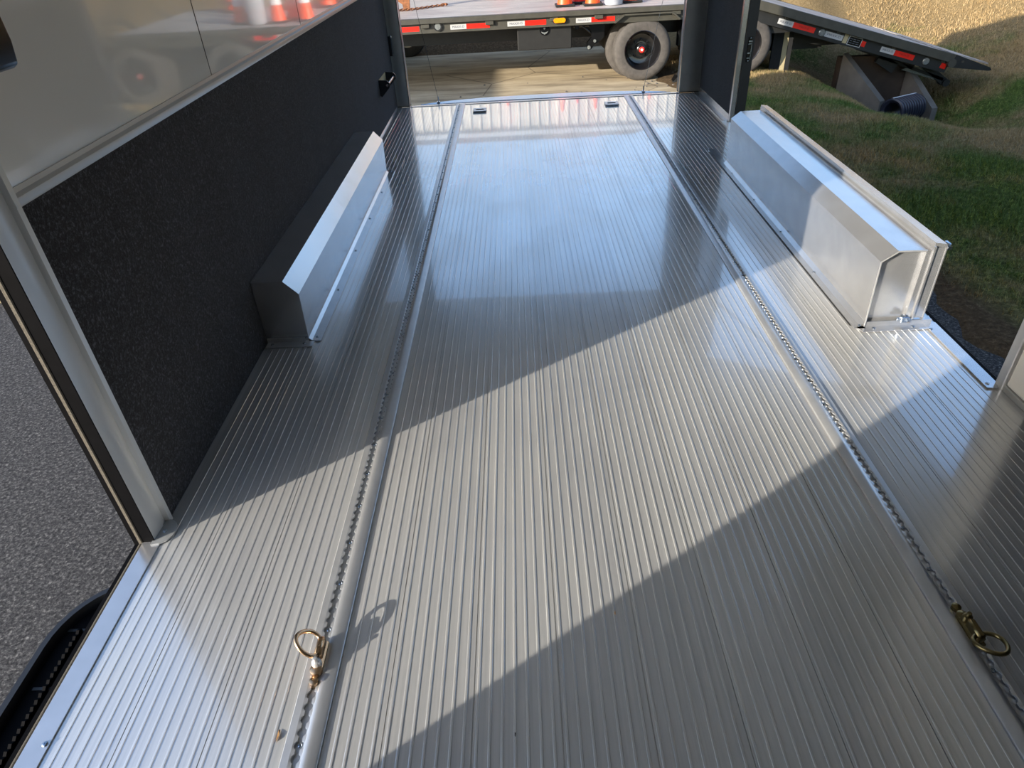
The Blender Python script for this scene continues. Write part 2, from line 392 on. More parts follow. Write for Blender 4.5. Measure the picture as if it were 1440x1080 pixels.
# ------------------------------------------------------------------ right wall
g = G()
for y0, y1, z0, z1 in ((YF, RD0 - .035, .0, ZC), (RD1 + .05, YR + .05, -.0, ZC), (RD0 - .035, RD1 + .05, 1.90, ZC)): g.box(XR, XR + .02, y0, y1, z0, z1)
wr_ = struct(tag(g.build('wall_right', 'white'), 'white wall panel on the right'))
g = G()
for y0, y1, z0, z1 in ((YF, RD0 - .002, -.16, ZC + .03), (RD1 + .05, YR + .05, -.16, ZC + .03), (RD0 - .002, RD1 + .05, 1.91, ZC + .03)): g.box(XR + .0205, XR + T_, y0, y1, z0, z1)
g.box(XR + .0165, XR + .024, RD0, RD1, -.16, -.012)
struct(g.build('wall_right_exterior', 'jamb'))
g = G(); g.box(XR - .006, XR, RD1 + .045, 5.80, .03, .90); g.build('carpet_lining', 'carpet', wr_)
G().box(XR - .012, XR, YF + .01, 1.565, .001, .88).build('carpet_lining', 'carpet', wr_)
G().box(XL, XL + .006, YF + .01, LD0 - .07, .004, .88).build('carpet_lining', 'carpet', wl_)
g = G(); g.prism([(XR - .010, RD1), (XR + .022, RD1), (XR + .022, RD1 + .05), (XR + .002, RD1 + .05), (XR - .006, RD1 + .046), (XR - .012, RD1 + .03)], .001, 1.95, 'z'); struct(g.build('trim_7', 'alu', None, SM))
g = G(); g.box(XR + .023, XR + .085, RD1 - .012, RD1 + .05, -.16, 1.9); struct(g.build('trim_8', 'black'))
t = thing('strike_plate', (XR + .055, RD1 - .016, .46), 'narrow steel strike plate with slots on the black door edge at right', 'strike plate')
g = G(); g.box(-.012, .012, -.003, .003, -.075, .075, None, .001); g.build('plate', 'black_gloss', t)
g = G()
for z, h in ((.05, .004), (.035, .003), (-.02, .004), (-.05, .003)): g.box(-.012, .012, -.006, -.003, z - h, z + h)
g.box(.008, .012, -.006, -.003, -.06, .04); g.build('slot_edge', 'zinc', t)
for z in (.068, -.068):
    s = screw_mesh(.005, .003).build('screw', 'zinc', t, SM); s.location = (0, -.003, z); s.rotation_euler = (R(90), 0, 0)
# front jamb post + bottom moulding on the right
g = G(); g.prism([(XR - .012, RD0), (XR + .022, RD0), (XR + .022, RD0 - .035), (XR - .004, RD0 - .035), (XR - .010, RD0 - .032), (XR - .012, RD0 - .028)], .001, 1.95, 'z'); struct(g.build('trim_9', 'alu_dull', None, SM))
g = G(); g.box(XR - .010, XR, 1.566, RD0 - .036, .001, .022, None, .002); struct(g.build('baseboard_right', 'alu_dark'))
# angle moulding at the foot of the rear right wall / left wall
g = G(); g.prism([(XR, .001), (XR - .05, .001), (XR - .05, .004), (XR - .008, .005), (XR - .007, .045), (XR, .045)], RD1 + .03, 5.8); struct(g.build('baseboard_right', 'alu'))
g = G(); g.prism([(XL, .001), (XL + .045, .001), (XL + .045, .004), (XL + .008, .005), (XL + .007, .02), (XL, .02)], 4.17, 5.8); struct(g.build('baseboard_left', 'alu'))
# outer sill of the right door
g = G(); g.box(XR - .004, XR + .016, RD0, RD1, -.03, .0, None, .002); struct(g.build('trim_10', 'jamb'))
# the right side door, hinged along its top edge and swung up
t = thing('side_door', (XR + .05, 3.28, 1.93), 'large white side door swung up above the right doorway', 'door')
T = RM('Y', -16)
G().box(.01, 1.72, -1.54, 1.54, 0, .045, T, .004).build('door_panel', 'cream', t)
for y_ in (-1.53, 1.53): G().box(.01, 1.72, y_ - .03, y_ + .03, -.006, .05, T, .003).build('edge_frame', 'satin', t)
for y_ in (-1.5, 1.5): G().tube([(.02, y_, -.55), (.9, y_, .24)], .012, 8).build('gas_strut', 'black', t, SM)
# slotted flat bar on the floor beside the right door
t = thing('floor_flat_bar', (1.447, 1.90, 0), 'thin aluminium flat bar with clipped end beside the right doorway', 'flat bar')
g = G(); g.prism([(-.022, .20), (.022, .20), (.022, -.18), (.008, -.205), (-.022, -.20)], .0022, .006, 'z'); g.build('bar', 'alu', t)
for y in (.155, -.18): screw_mesh(.006, .003).build('screw', 'zinc', t, SM).location = (-.016 if y > 0 else -.01, y, .006)

# ------------------------------------------------------------------ ceiling, front wall, rear frame
g = G(); g.box(XL - T_, XR + T_, YF - .04, 6.15, ZC, ZC + .22); struct(g.build('ceiling', 'white_matt'))
for x_ in (XL - T_, XR + .0205): G().box(x_, x_ + T_ - .0205, YR + .0501, 6.15, -.16, ZC - .001).build('rear_wall_return', 'black').update_tag() or None
for o in bpy.data.objects:
    if o.name.startswith('rear_wall_return'): struct(o); o.name = 'wall_rear_return'
g = G(); g.box(XL, XR, YF - .04, YF, 0, ZC); struct(g.build('wall_front', 'white'))
def post(name, x0, x1, hi):
    g = G(); g.prism([(x0, YR), (x0 + .006, YR - .004), (x1 - .006, YR - .004), (x1, YR), (x1, YR + .09), (x0, YR + .09)], .004, 1.84, 'z')
    struct(g.build(name, 'alu_dark', None, SM))
    g = G(); e = x1 if hi > 0 else x0
    g.box(e - .002, e + .002, YR - .010, YR + .02, .004, 1.84); struct(g.build('trim_13' if hi > 0 else 'trim_14', 'alu'))
    g = G(); g.box(x0 - .002, x1 + .002, YR - .008, YR + .07, .0, .006); struct(g.build('trim_15' if hi > 0 else 'trim_16', 'rubber'))
post('trim_11', XL, -.885, 1); post('trim_12', 1.312, XR, -1)
g = G(); g.box(XL, XR, YR, YR + .06, 1.82, ZC); struct(g.build('wall_rear', 'white_matt'))
# rear sill, hinge gap and top of the lowered ramp
g = G(); g.prism([(5.80, .0), (5.803, .004), (5.835, .004), (5.84, -.004), (5.84, -.16), (5.80, -.05)], -.885, 1.312, 'x'); struct(g.build('trim_17', 'alu'))
t = thing('ramp_door', (.2, 5.86, 0), 'lowered ramp door, its bright bowed top edge showing beyond the floor', 'ramp', world=True)
n = 24; vs = []; fs = []
for i in range(n + 1):
    u = i / n; x = -.80 + u * 2.02; bow = (1 - abs(2 * u - 1.0) ** 3.0)
    yy = 5.88 + .11 * bow
    for y, z in ((5.858, -.012), (5.866, .0 + .006 * bow), (yy - .008, .004 + .006 * bow), (yy, -.006)): vs.append((x, y, z))
    vs.append((x, 7.45, GZ + .03)); vs.append((x, 7.45, GZ + .004)); vs.append((x, 5.858, -.06))
for i in range(n):
    for k in range(7): a, b = i * 7 + k, i * 7 + (k + 1) % 7; fs.append((a, b, b + 7, a + 7))
fs += [tuple(range(7)), tuple(range(n * 7, n * 7 + 7))]
g = G().add(vs, fs); g.build('ramp_panel', 'alu', t, SM)
g = G(); g.tube([(-.8, 5.853, -.002), (1.25, 5.853, -.002)], .006, 10); g.build('hinge_rod', 'zinc', t, SM)
for x, xt in ((-.655, -.92), (1.037, 1.34)):
    t = thing('ramp_cable', (x, 5.9, .0), 'thin steel ramp cable rising at the %s side of the rear opening' % ('left' if x < 0 else 'right'), 'cable', 'cables of the ramp door', world=True)
    g = G(); g.tube([(x, 5.905, .03), (x + (xt - x) * .5, 5.905, .915), (xt, 5.905, 1.80)], .0016, 6); g.build('wire', 'zinc', t)
    g = G(); g.box(x - .012, x + .012, 5.885, 5.925, .008, .012); g.tube([(x, 5.905, .01), (x, 5.905, .05)], .005, 8); g.build('anchor_bolt', 'zinc', t, SM)
# flush latch plates in the rear of the floor
for i, (x, y) in enumerate(((-.299, 5.56), (.732, 5.55))):
    t = thing('latch_plate', (x, y, .001), 'small slotted steel latch plate set in the rear floor, %s one' % ('left' if i == 0 else 'right'), 'latch plate', 'latch plates at the rear floor edge')
    g = G(); g.box(-.052, .052, -.05, -.018, .0, .012, None, .002); g.box(-.052, .052, .018, .05, .0, .012, None, .002); g.box(-.052, -.030, -.03, .03, .0, .012, None, .002); g.box(.030, .052, -.03, .03, .0, .012, None, .002)
    g.build('frame', 'zinc', t)
    g = G(); g.box(-.03, .03, -.018, .018, .0012, .004); g.build('slot', 'black', t)

# ------------------------------------------------------------------ wheel boxes
t = thing('wheel_box', (-.90, 3.14, 0), 'low aluminium wheel box against the black carpeted left wall', 'wheel box', world=True)
y0, y1 = 2.165, 4.13
outer = [(XL + .008, .002), (XL + .008, .252), (-.864, .252), (-.816, .200), (-.822, .002)]
g = G(); g.prism([(x, z) for x, z in outer], y0, y1); g.build('body', 'alu', t)
g = G(); g.prism([(-.822, .0018), (-.776, .0018), (-.776, .0055), (-.822, .0055)], y0 - .004, y1 + .03); g.build('side_flange', 'alu', t)
G().prism([(-.822, .005), (-.8215, .016), (-.810, .0056)], y0, y1).build('flange_bend', 'alu', t)
g = G(); g.box(XL + .012, -.80, y0 - .042, y0, .0018, .0055); g.box(XL + .010, -.835, y0 - .005, y0, .0018, .02); g.build('end_flange', 'alu_dull', t)
for x in (-.955, -.835): screw_mesh(.006, .003).build('screw', 'zinc', t, SM, loc=Vector((x, y0 - .022, .0055)) - Vector(t['_o']))
for y in (2.189, 2.573, 2.972, 3.374, 3.771, 4.14): screw_mesh(.006, .003).build('screw', 'zinc', t, SM, loc=Vector((-.797, y, .0055)) - Vector(t['_o']))

t = thing('wheel_box', (1.30, 3.05, 0), 'low aluminium wheel box with raised outer rim across the right doorway', 'wheel box', world=True)
y0, y1 = 2.10, 3.99; w = .004
side = [(1.214, .002), (1.208, .257), (1.258, .294), (1.352, .294)]
inn = [(1.352, .290), (1.260, .290), (1.212, .255), (1.218, .002)]
g = G(); g.prism(side + inn, y0 - .006, y1); 
g.build('cover', 'alu', t)
for ya in (y0 + .012, y1 - .01):
    g = G(); g.prism([(1.216, .002), (1.211, .254), (1.260, .291), (1.352, .291), (1.352, .002)], ya, ya + .004); g.build('end_panel', 'alu', t)
g = G()   # outer channel with raised lip
g.prism([(1.352, .288), (1.372, .290), (1.374, .318), (1.412, .312), (1.418, .302), (1.418, .02), (1.414, .02), (1.414, .298), (1.378, .306), (1.376, .02), (1.352, .02)], y0 - .004, y1 + .02)
g.build('outer_rim', 'alu', t)
g = G(); g.box(1.372, 1.378, y0 - .010, y0, .03, .305); g.box(1.378, 1.414, y0 - .002, y0 + .006, .03, .30); g.build('corner_angle', 'alu', t)
g = G(); g.tube([(1.214, y0 - .007, .004), (1.2085, y0 - .007, .257), (1.258, y0 - .007, .293), (1.352, y0 - .007, .293)], .0028, 8); g.build('weld_bead', 'alu_dull', t, SM)
g = G(); g.prism([(1.175, .0018), (1.214, .0018), (1.214, .0055), (1.175, .0055)], y0 - .02, y1 + .28); g.build('side_flange', 'alu', t)
G().prism([(1.215, .005), (1.2135, .020), (1.198, .0056)], y0 - .004, y1).build('flange_bend', 'alu', t)
g = G(); g.box(1.170, 1.1745, y0 + .01, y1 + .24, .0005, .0012); g.build('side_gap', 'black', t)
g = G(); g.prism([(1.195, y0 - .045), (1.185, y0 - .01), (1.214, y0), (1.40, y0), (1.47, y0 + .05), (1.46, y0 - .02), (1.44, y0 - .04)], .0018, .0055, 'z'); g.box(1.214, 1.45, y0 - .006, y0 - .002, .005, .022); g.build('end_flange', 'alu', t)
for x, y in ((1.241, 2.078), (1.379, 2.078), (1.200, 2.10), (1.196, 2.534), (1.197, 2.959), (1.198, 3.379), (1.200, 3.80)):
    screw_mesh(.006, .003).build('screw', 'zinc', t, SM, loc=Vector((x, y, .0055)) - Vector(t['_o']))
g = G(); g.box(1.33, 1.356, y0 - .022, y0 - .016, .022, .045, None, .002); g.box(1.318, 1.366, y0 - .016, y0 - .006, .028, .038, None, .002); g.lathe([(.007, 0), (.007, .012), (0, .014)], 8, TM(1.335, y0 - .014, .038)); g.build('clip', 'zinc', t)
g = G(); g.box(1.418, 1.432, y0 + .0, y0 + .03, .285, .31, None, .003); g.tube([(1.425, y0 - .006, .297), (1.425, y0 + .04, .297)], .007, 8); g.build('hinge_knuckle', 'zinc', t, SM)

# ------------------------------------------------------------------ tie-down rings
def ring_fitting(mat, ringmat, loc, rotz, tilt, label):
    t = thing('tie_down_ring', loc, label, 'ring', 'ring fittings clipped in the floor rails')
    g = G(); g.prism([(-.0105, .0), (-.0105, .006), (-.006, .011), (.006, .011), (.0105, .006), (.0105, .0)], -.032, .030)
    g.lathe([(.0115, -.004), (.0115, .011), (.007, .014)], 16, TM(0, -.030, 0)); g.lathe([(.0085, -.004), (.0085, .008), (.005, .010)], 16, TM(0, -.052, 0)); g.box(-.005, .005, -.052, -.03, .0, .007); g.build('base', mat, t, SM)
    g = G(); g.box(-.006, .0085, -.012, .030, .008, .029, None, .004); g.tube([(0, -.004, .018), (0, .028, .018)], .0065, 12); g.build('ring_block', mat, t, SM)
    g = G(); g.lathe([(.0085, .004), (.0095, .010), (.0095, .017), (.008, .022), (.005, .024), (.004, .031), (0, .032)], 20, TM(0, -.020, 0)); g.build('plunger', 'alu_dull' if mat == 'brass' else mat, t, SM)
    pts = []
    for k in range(28):
        a = 2 * math.pi * k / 28
        pts.append((.046 - .0 + .027 * math.cos(a) - .020, .0255 * math.sin(a) * (1 - .18 * math.cos(a)), 0))
    g = G(); g.tube(pts, .0042, 10, True, TM(0, .012, .019) @ tilt @ TM(.0, 0, 0)); g.build('ring', ringmat, t, SM)
    t.rotation_euler = (0, 0, R(rotz)); t.scale = (1.12, 1.12, 1.12); return t
ring_fitting('brass', 'brass', (-.4715, .838, .007), 0, RM('Z', 180 + 8) @ RM('Y', -42) @ TM(-.002, 0, 0), 'brass coloured tie-down ring standing in the left rail, lit by the sun')
ring_fitting('brass_shaded', 'brass_shaded', (.9060, .850, .007), 180 + 0, RM('Z', 100) @ RM('Y', -16) @ TM(.006, 0, 0), 'brass coloured tie-down ring lying in the right rail, its colour darkened for shade')

# ------------------------------------------------------------------ fittings on the left wall
t = thing('bar_bracket', (XL + .006, 5.14, .24), 'black bracket with a silver cross pin on the carpeted left wall', 'bracket')
g = G(); tri = [(0, 0), (.012, -.012), (.075, .05), (.078, .075), (.06, .095), (0, .10)]
for y in (0, .30): G().prism(tri, y, y + .012, 'y').build('side_plate', 'black', t)
g = G(); g.box(0, .004, .012, .30, .0, .10); g.build('back_plate', 'beige', t)
g = G(); g.tube([(.060, -.004, .066), (.060, .316, .066)], .009, 12); g.build('cross_pin', 'alu', t, SM)
t = thing('strike_plate', (XL + .005, 5.795, .46), 'thin black strike plate with a bright edge beside the left rear post', 'strike plate')
g = G(); g.box(.001, .022, -.02, .004, -.07, .07, None, .002); g.build('plate', 'black', t)
g = G(); g.box(.022, .027, -.012, .004, -.055, .06, None, .001); g.tube([(.025, -.004, .055), (.025, -.004, .075)], .005, 8); g.build('bright_edge', 'zinc', t)
t = thing('grab_handle', (XL + .004, 1.37, 1.10), 'rounded black grab handle end on the white wall by the left door', 'handle')
g = G(); n = 16; vs = []; 
pr = [(.0, 0), (.004, -.004), (.018, -.008), (.030, 0), (.036, .04), (.034, .10), (.026, .18), (.014, .24), (.0, .25)]
g.prism([(x, z) for x, z in pr], -.05, .045, 'y'); g.build('handle_grip', 'black_gloss', t, SM)
for o_ in [x for x in bpy.data.objects if x.parent == t]:
    bm_ = o_.modifiers.new('bevel', 'BEVEL'); bm_.width = .012; bm_.segments = 4

# ------------------------------------------------------------------ side step below the left door
t = thing('side_step', (-1.2, .8, -.25), 'black hoop step with serrated grating below the left doorway', 'step', world=True)
g = G(); pth = [(-1.06, 1.262, -.255)] + [(-1.14 - .175 * math.sin(R(a)), 1.055 + .20 * math.cos(R(a)) , -.255) for a in range(0, 91, 10)] + [(-1.318, .6, -.255), (-1.318, .1, -.255), (-1.318, -.2, -.255)]
sec = [(-.024, -.018), (-.026, 0), (-.018, .012), (-.002, .012), (.004, 0), (.004, -.018)]
vs = []; fs = []
P_ = [Vector(p) for p in pth]
for i, p in enumerate(P_):
    tt = (P_[min(i + 1, len(P_) - 1)] - P_[max(i - 1, 0)]).normalized(); nn = Vector((-tt.y, tt.x, 0))
    for a, b in sec: vs.append(p + nn * a + Vector((0, 0, b)))
for i in range(len(P_) - 1):
    for k in range(6): fs.append((i * 6 + k, i * 6 + (k + 1) % 6, (i + 1) * 6 + (k + 1) % 6, (i + 1) * 6 + k))
G().add(vs, fs).build('hoop', 'black', t, R(50))
def toothed(x):
    g = G(); vs = []; fs = []; y = -.2; k = 0
    while y < 1.13:
        z = -.261 if k % 2 else -.255
        vs += [(x - .004, y, z), (x + .004, y, z), (x - .004, y, -.285), (x + .004, y, -.285)]; y += .009; k += 1
    for i in range(k - 1):
        a, b = i * 4, i * 4 + 4; fs += [(a, a + 1, b + 1, b), (a, b, b + 2, a + 2), (a + 1, a + 3, b + 3, b + 1)]
    return g.add(vs, fs)
for x in (-1.262, -1.235, -1.195, -1.165, -1.125, -1.095): toothed(x).build('grate_bar', 'jamb', t)
for y in (-.05, .15, .35, .55, .75, .95, 1.12): G().box(-1.30, -1.06, y, y + .008, -.29, -.268).build('cross_bar', 'olive_dark', t)
g = G(); g.prism([(-1.06, -.2), (-1.33, -.2), (-1.33, 1.055)] + [(-1.14 - .188 * math.sin(R(a)), 1.055 + .195 * math.cos(R(a))) for a in range(80, -1, -10)] + [(-1.06, 1.255)], -.280, -.270, 'z'); g.build('hoop_fill', 'jamb', t)  # black sheet filling the hoop just under the grate bars

# ------------------------------------------------------------------ bits on the floor
for x, y, s, lab in ((-.517, .675, .008, 'small shred of brown bark beside the left floor rail'), (.17, .93, .004, 'tiny yellow wood crumb on the middle of the floor'), (-.055, .665, .003, 'tiny dark crumb on the shaded front of the floor')):
    g = G(); vs = [(random.uniform(-1, 1) * s * .6 + q * s * .35 * 0, s * 1.6 * math.sin(q * 2.1) + random.uniform(-.3, .3) * s, random.uniform(0, .5) * s) for q in range(8)]
    import bmesh
    me = bpy.data.meshes.new('crumb'); b = bmesh.new()
    for v in vs: b.verts.new(v)
    bmesh.ops.convex_hull(b, input=b.verts); b.to_mesh(me); b.free(); me.materials.append(M['chip'] if s > .0035 else M['rubber'])
    o = bpy.data.objects.new('wood_chip' if s > .0035 else 'dirt_crumb', me); C.objects.link(o); o.location = (x, y, .001); tag(o, lab, 'debris')

# ------------------------------------------------------------------ ground
def terrain(x, y):
    x = np.asarray(x, float); y = np.asarray(y, float)
    z = GZ - .01 + 0 * x
    nz = .03 * np.sin(x * 2.1 + y * 1.3) * np.cos(y * 1.7 - x * .6) + .02 * np.sin(x * 5.3 + 1) * np.sin(y * 4.1)
    edge = 2.22 - .07 * (y - 3) + .05 * np.sin(y * 6) + .03 * np.sin(y * 17)
    z = z + np.where(x < edge + .5, np.clip((x - edge) * .25, -.06, .035), .035) + nz * np.clip((x - edge - .6) * 1.2, 0, 1)
    far = 13.5
    z = np.where(y > far, GZ + .02, z) if False else z
    ditch = np.exp(-((x - 4.9) / .95) ** 2) * smooth01((y - 5.9) / 2.3)
    z = z - .66 * ditch * (1 - smooth01((y - 11) / 1.5))
    z = z - .22 * smooth01((x - 4.6) / 1.0) * smooth01((y - 7) / 2.0)
    hx = np.clip(x - 6.0, 0, None) * .36 * smooth01((x - 5.6) / 2.5)
    hy = np.clip(y - 11.6, 0, None) * .42 * smooth01((y - 11.0) / 2.0)
    h = np.sqrt(hx ** 2 + hy ** 2 + .0)
    z = z + np.minimum(h + .05 * np.sin(x * .9) * np.clip(h, 0, 1), 7.3)
    return z
def grid_obj(name, xs, ys, fn, mat):
    X, Y = np.meshgrid(xs, ys); Z = fn(X, Y); nx, ny = len(xs), len(ys)
    V = np.stack([X, Y, Z], -1).reshape(-1, 3)
    i = np.arange(ny - 1)[:, None] * nx + np.arange(nx - 1)[None]; F = np.stack([i, i + 1, i + nx + 1, i + nx], -1).reshape(-1, 4)
    me = bpy.data.meshes.new(name); me.from_pydata(V.tolist(), [], F.tolist()); me.materials.append(M[mat])
    me.polygons.foreach_set('use_smooth', [True] * len(F))
    o = bpy.data.objects.new(name, me); C.objects.link(o); return o
xs = np.concatenate([np.arange(1.4, 8, .07), np.arange(8, 45, .5)]); ys = np.concatenate([np.arange(-6, 1, .4), np.arange(1, 13.5, .09), np.arange(13.5, 50, .5)])
struct(grid_obj('grass_bank', xs, ys, terrain, 'soil'))
xs2 = np.concatenate([np.arange(-45, 1.4, 1.0), [1.4]]); ys2 = np.arange(11.5, 50, .5)
struct(grid_obj('hillside', xs2, ys2, lambda X, Y: terrain(X * 0 + 1.4, Y) + .01 * 0, 'soil'))
g = G(); n = 40; vs = []; fs = []
vs = [(-60, -60, GZ), (60, -60, GZ), (60, -6, GZ), (2.6, -6, GZ), (2.6, 12.0, GZ), (-60, 12.0, GZ), (-60, -60, GZ - .5)]
g.add([(-60, -60, GZ), (2.5, -60, GZ), (2.5, 12.6, GZ), (-60, 12.6, GZ)], [(0, 1, 2, 3)]); g.add([(2.5, -60, GZ), (60, -60, GZ), (60, -6, GZ), (2.5, -6, GZ)], [(0, 1, 2, 3)])
struct(g.build('asphalt_lot', 'asphalt'))

def blades(name, N, x0, x1, y0, y1, h0, h1, w, seed, dens=None):
    rg = np.random.default_rng(seed)
    x = rg.uniform(x0, x1, N); y = rg.uniform(y0, y1, N)
    if dens is not None: k = dens(x, y) > rg.uniform(0, 1, N); x, y = x[k], y[k]
    n_ = len(x); z = terrain(x, y); a = rg.uniform(0, 2 * np.pi, n_); h = rg.uniform(h0, h1, n_) * (.6 + .4 * np.sin(x * 1.9 + np.sin(y * 1.3) * 2) ** 2)
    ww = w * rg.uniform(.6, 1.3, n_); l = rg.uniform(.2, 1.1, n_) * h; b = rg.uniform(0, 2 * np.pi, n_)
    V = np.empty((n_, 3, 3)); V[:, 0] = np.stack([x - ww * np.cos(a), y - ww * np.sin(a), z - .01], 1); V[:, 1] = np.stack([x + ww * np.cos(a), y + ww * np.sin(a), z - .01], 1)
    V[:, 2] = np.stack([x + l * np.cos(b), y + l * np.sin(b), z + h], 1)
    me = bpy.data.meshes.new(name); me.vertices.add(n_ * 3); me.vertices.foreach_set('co', V.reshape(-1))
    me.loops.add(n_ * 3); me.loops.foreach_set('vertex_index', np.arange(n_ * 3)); me.polygons.add(n_); me.polygons.foreach_set('loop_start', np.arange(n_) * 3)
    me.polygons.foreach_set('loop_total', np.full(n_, 3)) if False else None
    me.update(calc_edges=True); me.validate(); me.materials.append(M['blades'])
    o = bpy.data.objects.new(name, me); C.objects.link(o); return o
def ed(x, y): return np.clip((x - (2.42 - .07 * (y - 3) + .08 * np.sin(y * 5))) * 3.0, 0, 1)
tag(blades('grass', 330000, 2.0, 8.0, 2.5, 10.6, .02, .06, .0034, 3, ed), 'short mown grass between the trailer and the ditch', 'grass', kind='stuff')
tag(blades('dry_grass', 260000, 5.5, 17, 8.5, 25, .03, .09, .005, 4), 'dry tan grass on the bank beyond the ditch', 'grass', kind='stuff')

# gravel by the flatbed wheels
t = None
rg = random.Random(5); pv = None
g0 = G()
for k in range(90):
    x, y = (rg.uniform(1.4, 2.9), rg.uniform(7.6, 9.6)) if k < 60 else (rg.uniform(-.9, 2.6), rg.uniform(7.4, 9.8))
    s_ = rg.uniform(.008, .022)
    g0.lathe([(0, 0), (s_, .1 * s_), (s_ * .9, s_ * .7), (0, s_)], 6, TM(x, y, GZ) @ RM('Z', rg.uniform(0, 90)) @ Matrix.Diagonal((1, rg.uniform(.5, 1), 1, 1)))
tag(g0.build('gravel', 'concrete'), 'scattered gravel on the ground near the flatbed wheels', 'gravel', kind='stuff')

# ------------------------------------------------------------------ flatbed trailer behind
FY = 9.13; FZ = .25
ft = thing('flatbed_trailer', (1.5, 10.3, GZ), 'long black flatbed trailer with red and white tape and tilted tail behind', 'flatbed trailer', world=True)
g = G()
for k in range(8): g.box(-7.5, 2.93, FY + .06 + k * .30, FY + .06 + k * .30 + .296, FZ - .045, FZ - .004)
g.build('deck', 'deck', ft)
g = G(); g.prism([(FY, FZ - .055), (FY, FZ - .005), (FY + .006, FZ), (FY + .065, FZ), (FY + .065, FZ - .055)], -7.5, 2.93, 'x'); g.prism([(11.50, FZ - .06), (11.50, FZ), (11.6, FZ), (11.6, FZ - .06)], -7.5, 2.93, 'x'); g.build('rub_rail', 'olive', ft)
g = G(); g.box(-7.5, 2.93, FY + .05, FY + .10, FZ - .165, FZ - .055); g.box(-7.5, 2.93, 11.45, 11.5, FZ - .165, FZ - .05); g.build('side_rail', 'olive', ft)
x = -2.2
for x in (-1.08, -.30, .48, 1.02, 1.95, 2.6):
    g = G(); g.box(x - .05, x + .05, FY + .012, FY + .06, FZ - .105, FZ - .062, None, .004); g.build('stake_pocket', 'olive', ft)
g = G()
for k in range(14): g.box(-6.9 + k * .7, -6.84 + k * .7, FY + .1, 11.45, FZ - .15, FZ - .05)
g.box(-7.5, 3.0, 9.75, 9.85, FZ - .38, FZ - .15); g.box(-7.5, 3.0, 10.8, 10.9, FZ - .38, FZ - .15); g.build('chassis_beam', 'olive_dark', ft)
FT = bpy.data.objects
def text_part(s, x, z, size, y, mat, parent, M4=None, wx=1.0):
    c = bpy.data.curves.new('txt', 'FONT'); c.body = s; c.size = size; c.extrude = .0006; c.align_x = 'CENTER'; c.align_y = 'CENTER'
    o = bpy.data.objects.new('txt', c); C.objects.link(o); dg = bpy.context.evaluated_depsgraph_get()
    me = bpy.data.meshes.new_from_object(o.evaluated_get(dg)); bpy.data.objects.remove(o)
    T = (M4 or Matrix()) @ TM(x, y, z) @ RM('X', 90) @ Matrix.Diagonal((wx, 1, 1, 1))
    me.transform(T); me.materials.clear(); me.materials.append(M[mat])
    q = bpy.data.objects.new('tape_lettering', me); C.objects.link(q); q.parent = parent
    # parents of text are tape meshes whose own origin is already shifted
    return q
def tape(x0, x1, xm, z0, z1, parent, M4=None, y=FY + .0485, letters=True):
    T = M4
    if x0 < xm:
        g = G(); g.box(x0, xm, y, y + .0018, z0, z1, T); w_ = g.build('reflective_tape', 'white_tape', parent); w_['label'] = 'white reflective tape'
        if letters: text_part('MAXX-D', (x0 + xm) / 2, (z0 + z1) / 2, .034, y - .0008, 'tape_text', w_, T, 1.15 * (xm - x0) / .20)
    if xm < x1:
        g = G(); g.box(xm, x1, y, y + .0018, z0, z1, T); w_ = g.build('reflective_tape', 'red', parent); w_['label'] = 'red reflective tape'
        if letters: text_part('MAXX-D', (x1 + xm) / 2, (z0 + z1) / 2, .030, y - .0008, 'tape_text_red', w_, T, 1.1)
tape(-1.75, -1.16, -1.56, .112, .166, ft); tape(-.78, -.30, -.585, .112, .166, ft); tape(-.085, .385, .125, .112, .166, ft); tape(.745, 1.215, .93, .110, .162, ft)
g = G(); g.lathe([(0, 0), (.035, .002), (.042, .01), (.042, .02)], 20, TM(-.93, FY + .03, .155) @ RM('X', -90)); o = g.build('marker_lamp', 'lens', ft, SM)
g = G(); g.lathe([(.042, .0), (.052, .0), (.054, .02), (.042, .02)], 24, TM(-.93, FY + .03, .155) @ RM('X', -90), closed=True); g.build('lamp_bezel', 'rubber', ft, SM)
def oval(w_, h_, n=24): return [((w_ - h_) * (1 if math.cos(2 * math.pi * k / n) > 0 else -1) + h_ * math.cos(2 * math.pi * k / n), h_ * math.sin(2 * math.pi * k / n)) for k in range(n)]
g = G(); g.prism([(x + .545, z + .152) for x, z in oval(.085, .034)], 0, .03, 'y', T=TM(0, FY + .022, 0)); g.build('lamp_bezel', 'rubber', ft)
g = G(); g.prism([(x + .545, z + .152) for x, z in oval(.072, .026)], 0, .02, 'y', T=TM(0, FY + .010, 0)); o = g.build('amber_lamp', 'amber', ft, SM); o['label'] = 'amber oval marker lamp'
# under-deck box with round catch
g = G(); g.box(.03, .70, FY + .12, FY + .55, -.175, .085, None, .01); o = g.build('tool_box', 'olive_dark', ft); 
g = G(); g.lathe([(.06, 0), (.06, .006), (0, .006)], 24, TM(.365, FY + .115, .045) @ RM('X', 90)); g.build('catch_plate', 'black_gloss', o, loc=(0, 0, 0))
g = G(); g.prism([(-.045, 0), (-.03, -.02), (0, -.035), (.03, -.02), (.045, 0), (.02, -.008), (0, -.012), (-.02, -.008)], 0, .006, 'y', T=TM(.365, FY + .102, .03)); g.lathe([(.012, 0), (.012, .012), (0, .014)], 10, TM(.365, FY + .108, .065) @ RM('X', 90)); g.build('catch_handle', 'lens', o, loc=(0, 0, 0))
